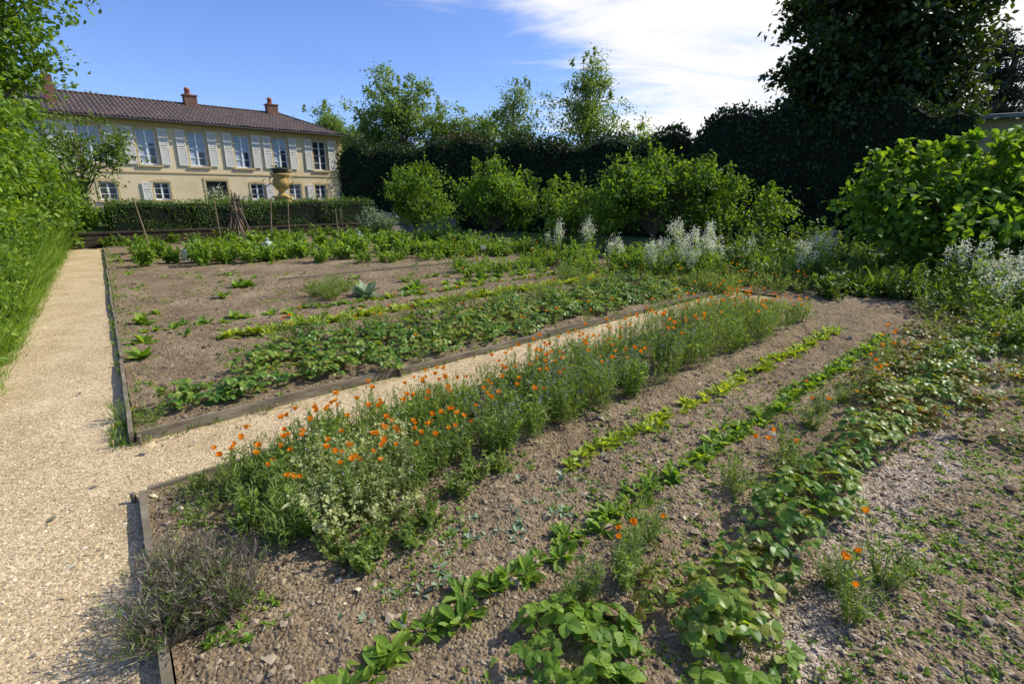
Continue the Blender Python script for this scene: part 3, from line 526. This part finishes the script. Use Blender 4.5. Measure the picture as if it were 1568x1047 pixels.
M_roof=roofmat(); M_brick=surf('chimney_brick',[(.12,.065,.045),(.2,.1,.065),(.24,.15,.11)],8,.9,.5,20); M_pot=surf('terracotta_pot',[(.32,.11,.05),(.42,.16,.08)],5,.8,.2,20)
H=bpy.data.objects.new('manor_house',None); scene.collection.objects.link(H); H.location=(-23,34.4,0); H.rotation_euler=(0,0,math.atan2(.689,.725))
q0,q1,ze=-6.5,13.0,6.35
up=[(q-.52,q+.52,3.7,5.85) for q in(-5.4,-2.8,0,2.8,5.6,8.2,11.2)]
lowx=[-5.2,-2.4,.4,6.3,9.0,11.0]; low=[(q-.45,q+.45,1.55,2.65) for q in lowx]; door=[(3.0,4.3,.9,2.75)]
ops=up+low+door
b=B('walls'); xs=sorted({q0,q1,*[o[0] for o in ops],*[o[1] for o in ops]}); zs=sorted({.3,ze,*[o[2] for o in ops],*[o[3] for o in ops]})
for i in range(len(xs)-1):
    for j in range(len(zs)-1):
        cx=(xs[i]+xs[i+1])/2; cz=(zs[j]+zs[j+1])/2
        if any(o[0]<cx<o[1] and o[2]<cz<o[3] for o in ops): continue
        b.add([(xs[i],0,zs[j]),(xs[i+1],0,zs[j]),(xs[i+1],0,zs[j+1]),(xs[i],0,zs[j+1])],[(0,1,2,3)],M_wall)
for a,c_,z0,z1 in ops:
    b.add([(a,0,z0),(a,.25,z0),(a,.25,z1),(a,0,z1)],[(0,1,2,3)],M_trim); b.add([(c_,0,z0),(c_,.25,z0),(c_,.25,z1),(c_,0,z1)],[(3,2,1,0)],M_trim)
    b.add([(a,0,z1),(a,.25,z1),(c_,.25,z1),(c_,0,z1)],[(0,1,2,3)],M_trim); b.add([(a,0,z0),(a,.25,z0),(c_,.25,z0),(c_,0,z0)],[(3,2,1,0)],M_trim)
D=9.
b.add([(q1,0,.3),(q1,D,.3),(q1,D,ze),(q1,0,ze),(q0,0,.3),(q0,D,.3),(q0,D,ze),(q0,0,ze)],[(0,1,2,3),(7,6,5,4),(1,5,6,2)],M_wall)
b.done(H)
b=B('cornice'); box(b,q0-.05,q1+.05,-.12,0-.003,6.02,6.2,M_trim); box(b,q0-.1,q1+.1,-.22,-.003,6.2,6.345,M_trim); box(b,q1-.35,q1+.02,-.04,-.003,.3,6.0,M_trim); box(b,q0,q1-.36,-.05,-.003,3.2,3.3,M_trim)
b.done(H)
b=B('windows')
def win(a,c_,z0,z1,rows,gl):
    y=.16; b.add([(a,y+.03,z0),(c_,y+.03,z0),(c_,y+.03,z1),(a,y+.03,z1)],[(0,1,2,3)],gl)
    box(b,a,a+.07,y-.03,y+.02,z0,z1,M_frame); box(b,c_-.07,c_,y-.03,y+.02,z0,z1,M_frame); box(b,a+.07,c_-.07,y-.03,y+.02,z0,z0+.09,M_frame); box(b,a+.07,c_-.07,y-.03,y+.02,z1-.08,z1,M_frame)
    mx=(a+c_)/2; box(b,mx-.05,mx+.05,y-.04,y+.018,z0+.09,z1-.08,M_frame)
    for i in range(1,rows):
        z=z0+(z1-z0)*i/rows; box(b,a+.07,mx-.05,y-.02,y+.015,z-.018,z+.018,M_frame); box(b,mx+.05,c_-.07,y-.02,y+.015,z-.018,z+.018,M_frame)
for i,o in enumerate(up): 
    win(*o,4,M_glass if i in(6,) else M_curtain_sky)
    if i!=6: 
        a,c_=o[0],o[1]; mid=(a+c_)/2; box(b,mid+.052+(.0 if i%2 else .1),c_-.12,.172,.186,o[2]+.1,o[2]+.9+.2*(i%3),M_glass)
for o in low: win(*o,3,M_glass)
b.add([(3.0,.22,.9),(4.3,.22,.9),(4.3,.22,2.75),(3.0,.22,2.75)],[(0,1,2,3)],M_iron)
b.done(H)
b=B('window_surrounds')
for a,c_,z0,z1 in up+low:
    box(b,a-.12,a,-.035,-.003,z0,z1,M_trim); box(b,c_,c_+.12,-.035,-.003,z0,z1,M_trim)
    k=8; v=[];w_=(c_-a)/2+.12; mx=(a+c_)/2
    for i in range(k+1):
        u=-1+2*i/k; zt=z1+.1+.1*(1-u*u)
        for yy in(-.04,-.003):
            v+= [(mx+u*w_,yy,z1),(mx+u*w_,yy,zt)]
    f=[]
    for i in range(k):
        r=i*4; f+=[(r,r+4,r+5,r+1),(r+1,r+5,r+7,r+3),(r+2,r+6,r+4,r)]
    b.add(v,f,M_trim); box(b,a-.16,c_+.16,-.12,.1,z0-.12,z0-.003,M_trim)
box(b,2.85,2.997,-.04,-.003,.9,2.8,M_trim); box(b,4.303,4.45,-.04,-.003,.9,2.8,M_trim); box(b,2.85,4.45,-.05,-.003,2.803,3.0,M_trim)
b.done(H)
b=B('shutters')
def shut(x0,x1,z0,z1):
    y0=-.1; box(b,x0,x0+.07,y0,y0+.045,z0,z1,M_sh); box(b,x1-.07,x1,y0,y0+.045,z0,z1,M_sh)
    for z in(z0,(z0+z1)/2-.05,z1-.1): box(b,x0+.07,x1-.07,y0,y0+.045,z,z+.1,M_sh)
    z=z0+.12
    while z<z1-.12:
        if abs(z-(z0+z1)/2)>.08: b.add([(x0+.07,y0+.005,z),(x1-.07,y0+.005,z),(x1-.07,y0+.04,z+.055),(x0+.07,y0+.04,z+.055)],[(0,1,2,3)],M_sh)
        z+=.06
for a,c_,z0,z1 in up: shut(a-.66,a-.13,z0+.02,z1+.05); shut(c_+.13,c_+.66,z0+.02,z1+.05)
for i,(a,c_,z0,z1) in enumerate(low):
    if i in(2,3,4,5): shut(a-.62,a-.13,z0,z1) if i!=3 else shut(c_+.13,c_+.62,z0,z1)
b.done(H)
b=B('roof'); o=.5; zr=8.15; A=(q0-o,-o,ze); Bq=(q1+o,-o,ze); Cc=(q1+o,D+o,ze); Dd=(q0-o,D+o,ze); R0=(q0-o,D/2,zr); R1=(10.2,D/2,zr)
b.add([A,Bq,R1,R0,Cc,Dd],[(0,1,2,3),(1,4,2),(4,5,3,2),(5,0,3)],M_roof)
b.add([A,Bq,Cc,Dd]+[(p[0],p[1],p[2]-.09) for p in(A,Bq,Cc,Dd)],[(0,4,5,1),(1,5,6,2),(7,6,5,4),(3,7,4,0)],M_trim)
def capline(p,q,r=.09):
    p=np.array(p);q=np.array(q);L=np.linalg.norm(q-p);k=int(L/.33)
    for i in range(k):
        a=p+(q-p)*i/k; c_=p+(q-p)*(i+1.08)/k; tube(b,[a,c_],[r*1.0,r*1.2],M_roof,6)
capline(R0,R1); capline(R1,Bq,.07); 
for i in range(int((q1-q0+1)/.22)):
    x=q0-o+i*.22+.1; tube(b,[(x,-o-.04,ze-.0),(x,-o+.3,ze+.13)],.065,M_roof,6)
tube(b,[(q0-o,-o-.1,ze-.07),(q1+o,-o-.1,ze-.07)],.06,M_iron,6)
b.done(H)
for cx,nm in((3.9,1),(9.6,1)):
    b=B('chimney'); box(b,cx-.4,cx+.4,D/2-.3,D/2+.3,zr-.3,zr+.55,M_brick); box(b,cx-.46,cx+.46,D/2-.36,D/2+.36,zr+.55,zr+.63,M_brick)
    lathe(b,cx-.1,D/2,[(.2,zr+.63),(.16,zr+.9),(.2,zr+.92),(.15,zr+1.1),(.02,zr+1.14)],M_pot,10)
    b.done(H)
b=B('chimney'); box(b,-4.3,-3.8,1.5,2.1,6.8,8.6,M_brick); lathe(b,-4.05,1.8,[(.14,8.6),(.14,9.3),(.2,9.32),(.01,9.5)],M_frame,10); b.done(H)
hx,hy=-23+13.4*.725,34.4+13.4*.689
tree('climbing_vine',(hx,hy,.8),4,.06,[(0,0,2.5,.8,.6,2.6),(.6,0,1,.9,.9,1.4)],110,60,.35,.14,M_mid,M_bark,T_LEAF,.5)
N_=bpy.data.objects.new('neighbouring_house',None); scene.collection.objects.link(N_); N_.location=(-17.5,62,0); N_.rotation_euler=(0,0,.3)
b=B('walls'); box(b,-2.5,4,0,6,0,7.6,M_wall); b.done(N_); b=B('roof'); b.add([(-3,-.5,7.6),(4.5,-.5,7.6),(4.5,6.5,7.6),(-3,6.5,7.6),(-.5,3,9.2),(2,3,9.2)],[(0,1,5,4),(1,2,5),(2,3,4,5),(3,0,4)],M_roof); b.done(N_)
b=B('chimney'); box(b,.6,1.4,2.4,3.2,8.5,10.6,M_brick); lathe(b,1,2.8,[(.2,10.6),(.18,11.1),(.02,11.15)],M_pot,10); b.done(N_)
b=B('windows'); box(b,1,2,-.03,.1,4.5,6.3,M_glass); b.done(N_)
S_=bpy.data.objects.new('outbuilding',None); scene.collection.objects.link(S_); S_.location=(18,27,0); S_.rotation_euler=(0,0,math.atan2(-5,9))
M_ob=surf('outbuilding_render',[(.26,.25,.13),(.33,.31,.18),(.38,.36,.23)],1,.9,.3,15); M_sheet=surf('sheet_roof',[(.12,.13,.13),(.2,.21,.2)],2,.6,.2,12)
b=B('walls'); box(b,0,14,0,6,0,5.1,M_ob); b.done(S_)
b=B('roof'); b.add([(-.4,-.5,5.12),(14.4,-.5,5.12),(14.4,6.5,5.9),(-.4,6.5,5.9),(-.4,-.5,5.28),(14.4,-.5,5.28),(14.4,6.5,6.06),(-.4,6.5,6.06)],[(3,2,1,0),(4,5,6,7),(0,1,5,4),(1,2,6,5),(2,3,7,6),(3,0,4,7)],M_sheet); b.done(S_)
b=B('downpipe'); tube(b,[(3,-.1,0),(3,-.1,5)],.06,M_sheet,8); box(b,-.4,14.4,-.64,-.503,5.1,5.24,M_sheet); b.done(S_)
# ------------------------------------------------------------ hedges & trees behind
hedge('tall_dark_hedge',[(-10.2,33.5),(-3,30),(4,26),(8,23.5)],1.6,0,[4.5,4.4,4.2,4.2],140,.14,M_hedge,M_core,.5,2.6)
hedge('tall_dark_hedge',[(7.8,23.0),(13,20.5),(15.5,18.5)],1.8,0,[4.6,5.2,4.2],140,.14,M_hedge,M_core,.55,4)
tree('pruned_fruit_tree',(-4.1,22.3,0),1.3,.09,[(0,0,1.95,1.3,1.2,1.2),(.4,0,1.2,1.3,1.1,.8)],130,64,.34,.11,M_orch,M_bark,T_LEAF,.4,shoots=5,vary=.5)
tree('pruned_fruit_tree',(-.7,19.3,0),1.2,.09,[(0,0,1.9,1.7,1.4,1.0),(.7,0,1.5,1.3,1.1,.8)],170,56,.34,.11,M_orch,M_bark,T_LEAF,.4,shoots=5,vary=.5)
tree('pruned_fruit_tree',(1.9,18.2,0),1.2,.08,[(0,0,1.4,1.1,1.,1.0),(.6,0,.9,1.2,.8,.6)],90,46,.34,.11,M_fresh,M_bark,T_LEAF,.5,shoots=6,vary=.5)
tree('pruned_fruit_tree',(4.6,16.8,0),1.3,.09,[(0,0,1.95,1.4,1.3,1.15),(1.4,-.3,1.9,1.,.9,1.),(-1.2,0,1.6,.9,.8,.9)],200,60,.34,.12,M_orch,M_bark,T_LEAF,.45,shoots=6,vary=.5)
tree('climbing_rose_bush',(7.6,16.2,0),1.2,.06,[(0,0,1.3,1.3,.8,.8)],60,36,.32,.1,M_orch,M_bark,T_LEAF,.5,shoots=4)
tree('large_lilac_bush',(9.7,11.0,0),1.5,.12,[(0,0,1.6,2.0,1.6,1.3),(-1.6,.3,1.7,.8,.9,1.0),(1.6,-.4,1.8,1.5,1.4,1.3)],260,55,.38,.14,M_lime,M_bark,T_WIDE,.4,shoots=8,vary=.5)
tree('horse_chestnut_tree',(14.3,22.5,0),8,.38,[(0,0,8.2,3.3,3.2,4.2),(-1.5,-.5,5.7,2.1,2.2,1.9),(1.3,-.6,5.6,1.9,2.,1.7)],520,105,.6,.24,M_dark,M_bark,T_LEAF,.42,vary=.3,shoots=5)
tree('ash_tree',(-8.2,40,0),6,.2,[(0,0,7.3,3.0,2.5,2.8),(2.9,1,6.6,2.4,2,2.2),(-1.8,0,6,2,1.8,1.9)],240,75,.55,.2,M_birch,M_bark,T_DIA,.5,vary=.5,shoots=3)
tree('birch_tree',(.2,38,0),8,.11,[(0,0,6,2.0,1.7,2.2),(.2,0,8,1.2,1.1,1.5)],120,40,.55,.17,M_birch,M_bark,T_DIA,.6,vary=.5,shoots=3)
tree('birch_tree',(4.9,37,0),10,.13,[(0,0,6.5,3.0,2.1,2.6),(.2,0,9.0,1.9,1.3,2.0)],220,42,.55,.17,M_birch,M_bark,T_DIA,.6,vary=.5,shoots=3)
tree('young_ash_tree',(-15.8,47,0),6,.12,[(0,0,7.6,2.3,1.8,2.1),(1.2,0,6.2,2,1.5,1.6)],120,55,.5,.2,M_birch,M_bark,T_DIA,.55,vary=.4,shoots=3)
tree('purple_plum_tree',(-3.2,34,0),3,.12,[(0,0,4.8,1.9,1.6,.9)],90,60,.4,.13,M_purple,M_bark,T_DIA,.5)
tree('background_tree',(-2.6,42,0),4,.15,[(0,0,6,2.4,2,2)],110,60,.5,.2,M_birch,M_bark,T_DIA,.5,vary=.5)
tree('background_tree',(9.5,40,0),3,.15,[(0,0,5.1,2.6,2,1.6)],90,60,.5,.2,M_orch,M_bark,T_DIA,.5)
tree('background_tree',(-41,50,0),5,.2,[(0,0,9,5,4,2.6)],140,60,.7,.28,M_orch,M_bark,T_DIA,.5)
tree('cedar_tree',(33,38,0),11.3,.35,[(U(-1.2,1.2),0,z,r,r*.9,.32) for z,r in((6,3.8),(7.2,3.9),(8.4,3.6),(9.6,3.1),(10.8,2.6),(11.8,1.8))],200,80,.5,.2,M_pine,M_bark,T_DIA,.7)
b=B('distant_trees'); n_=220; xx=U(-120,120,n_); yy=U(70,100,n_); zz=U(0,1,n_)**.6*(4+3*vnoise(xx*.08,xx*0,2)); ix=np.repeat(np.arange(n_),90); M_=len(ix)
pos=np.stack([xx,yy,zz],1)[ix]+rng.normal(size=(M_,3))*np.array([2.4,2,1.1]); stamp(b,T_DIA,pos,rnd3(M_),rnd3(M_),U(.5,1.1,M_),M_dark); b.done()
# ------------------------------------------------------------ right border
b=B('mixed_border_plants')
def zone(poly_n,xr,yr,hr,R,T,ll,m,ns=14,nl=16,lwx=1.):
    c=W(U(*xr,poly_n),U(*yr,poly_n),.03); return bush(b,c,R,U(*hr,poly_n),ns,nl,ll,T,m,M_stem,lwx=lwx)
zone(50,(1.4,4.6),(11.6,13.8),(.3,.8),.35,T_LEAF,.08,M_fresh)
zone(40,(4.2,9.5),(10.4,12.8),(.4,1.),.38,T_LEAF,.09,M_mid)
zone(30,(4.2,9.5),(10.2,12.8),(.4,.9),.3,T_THIN,.1,M_fresh,lwx=1.5)
zone(26,(5.6,8.4),(8.8,10.2),(.25,.7),.32,T_LEAF,.08,M_mid)
t2=zone(46,(6.6,11),(6.6,9.2),(.45,1.05),.38,T_LEAF,.08,M_mid)
zone(30,(6.2,9),(6.2,8.2),(.3,.7),.3,T_THIN,.09,M_mid,lwx=1.5)
zone(26,(5.8,8),(5.0,6.4),(.2,.55),.28,T_LEAF,.06,M_mid)
t3=zone(50,(3.2,5.6),(9.3,10.8),(.25,.55),.25,T_THIN,.06,M_feath,lwx=1.3)
t4=zone(24,(5.4,7.5),(5.6,6.6),(.2,.5),.25,T_THIN,.06,M_feath,lwx=1.3)
zone(30,(-2.5,2.5),(15.2,18.2),(.3,.8),.4,T_LEAF,.09,M_fresh)
zone(24,(-5,-1.5),(18.5,20.5),(.3,.8),.4,T_LEAF,.09,M_fresh)
zone(24,(6.,9),(13,15.5),(.6,1.3),.5,T_LEAF,.1,M_mid)
poppies(b,t3,.04,.055); flowers(b,t2[::40]+UP*.05,.06,M_pink,T_DAISY); heads(b,t2[5::30],5,.03,.03,.035,M_blue)
b.done()
def val(c,H,n=14,R=.3):
    b=B('white_valerian'); c=np.array(c,float); tips=bush(b,c,R,H,n,22,.075,T_LEAF,M_fresh,M_stem,sw=.008,flat=.3,lo=.05); k=tips[rng.random(len(tips))<.75]; heads(b,k,70,.045,.07,.035,M_white); heads(b,k-UP*.1,20,.05,.05,.03,M_white); b.done()
val([[3.6,11.4,0],[4.3,11.3,0],[3.9,10.9,0],[3.2,11.2,0]],[1.35,1.25,1.15,.95],15,.38)
val([[1.9,12.9,0],[1.2,13.6,0],[2.4,12.5,0]],[1.3,1.2,1.05],8,.32); val([[5.9,10.3,0],[6.2,10.6,0]],[1.1,1.2],7,.24); val([[7.7,8.6,0],[9.0,8.8,0],[8.4,8.2,0]],[1.2,1.25,1.1],8,.36)
val([[6.7,7.0,0],[7.5,7.2,0]],[1.0,1.15],8,.35); val([[5.2,11.6,0],[7.0,11.6,0]],[1.0,1.15],7,.3)
b=B('iris_clump'); c=W(U(6.2,7.2,26),U(9.2,10,26),0.02); grass(b,c,U(.35,.6,26),14,.05,M_mid,2.4,.25); b.done()
# ------------------------------------------------------------ light, sky, camera
sd=Vector((.955,.3,0)).normalized(); el=math.radians(42)
sv=Vector((sd.x*math.cos(el),sd.y*math.cos(el),math.sin(el)))
L=bpy.data.lights.new('sun','SUN'); L.energy=5.0; L.angle=math.radians(.5); L.color=(1,.95,.84)
lo=bpy.data.objects.new('sun',L); scene.collection.objects.link(lo); lo.rotation_euler=sv.to_track_quat('Z','Y').to_euler()
w=bpy.data.worlds.new('World'); scene.world=w; w.use_nodes=True; nt=w.node_tree; n=nt.nodes; l=nt.links; n.clear()
sky=n.new('ShaderNodeTexSky'); sky.sky_type='NISHITA'; sky.sun_disc=False; sky.sun_elevation=el; sky.sun_rotation=math.atan2(sd.x,sd.y); sky.air_density=1.; sky.dust_density=.3; sky.ozone_density=2.5
tint=n.new('ShaderNodeMix'); tint.data_type='RGBA'; tint.blend_type='MULTIPLY'; tint.inputs[0].default_value=1; tint.inputs[7].default_value=(.98,1.12,1.6,1); l.new(sky.outputs[0],tint.inputs[6])
bg=n.new('ShaderNodeBackground'); bg.inputs[1].default_value=.12; l.new(tint.outputs[2],bg.inputs[0])
tc=n.new('ShaderNodeTexCoord'); sp=n.new('ShaderNodeSeparateXYZ'); l.new(tc.outputs['Generated'],sp.inputs[0])
def mth(op,a,b_=None,c_=None,clamp=False):
    q=n.new('ShaderNodeMath'); q.operation=op; q.use_clamp=clamp
    for i,x in enumerate((a,b_,c_)):
        if x is None: continue
        if isinstance(x,(int,float)): q.inputs[i].default_value=x
        else: l.new(x,q.inputs[i])
    return q.outputs[0]
zc=mth('ADD',mth('MAXIMUM',sp.outputs['Z'],0.),.12)
px=mth('DIVIDE',sp.outputs['X'],zc); py=mth('DIVIDE',sp.outputs['Y'],zc)
cb=n.new('ShaderNodeCombineXYZ'); l.new(px,cb.inputs[0]); l.new(py,cb.inputs[1])
no=n.new('ShaderNodeTexNoise'); no.inputs['Scale'].default_value=1.1; no.inputs['Detail'].default_value=9; no.inputs['Roughness'].default_value=.6; no.inputs['Distortion'].default_value=.5
mpn=n.new('ShaderNodeMapping'); mpn.inputs['Rotation'].default_value=(0,0,.5); mpn.inputs['Scale'].default_value=(.6,1.5,1); l.new(cb.outputs[0],mpn.inputs[0]); l.new(mpn.outputs[0],no.inputs['Vector'])
az=mth('ARCTAN2',sp.outputs['X'],sp.outputs['Y'])
def mr(x,a,b_):
    q=n.new('ShaderNodeMapRange'); q.interpolation_type='SMOOTHSTEP'; q.inputs[1].default_value=a; q.inputs[2].default_value=b_; l.new(x,q.inputs[0]); return q.outputs[0]
mask=mth('MULTIPLY',mr(az,-.1,.42),mth('SUBTRACT',1,mr(az,1.2,2.0)))
val_=mth('MULTIPLY_ADD',mask,.34,mth('SUBTRACT',no.outputs['Fac'],.05))
cl=mr(val_,.5,.76)
cb2=n.new('ShaderNodeBackground'); cb2.inputs[0].default_value=(1,1,1,1); cb2.inputs[1].default_value=1.02
ms=n.new('ShaderNodeMixShader'); l.new(cl,ms.inputs[0]); l.new(bg.outputs[0],ms.inputs[1]); l.new(cb2.outputs[0],ms.inputs[2])
ow=n.new('ShaderNodeOutputWorld'); l.new(ms.outputs[0],ow.inputs[0])
cam=bpy.data.cameras.new('camera'); cam.lens=18; cam.sensor_width=36; cam.clip_end=2000; co=bpy.data.objects.new('camera',cam); scene.collection.objects.link(co)
co.location=(0,0,1.8); co.rotation_euler=(math.radians(90-15.9),0,0); scene.camera=co
scene.view_settings.view_transform='Standard'; scene.view_settings.look='None'; scene.view_settings.exposure=0
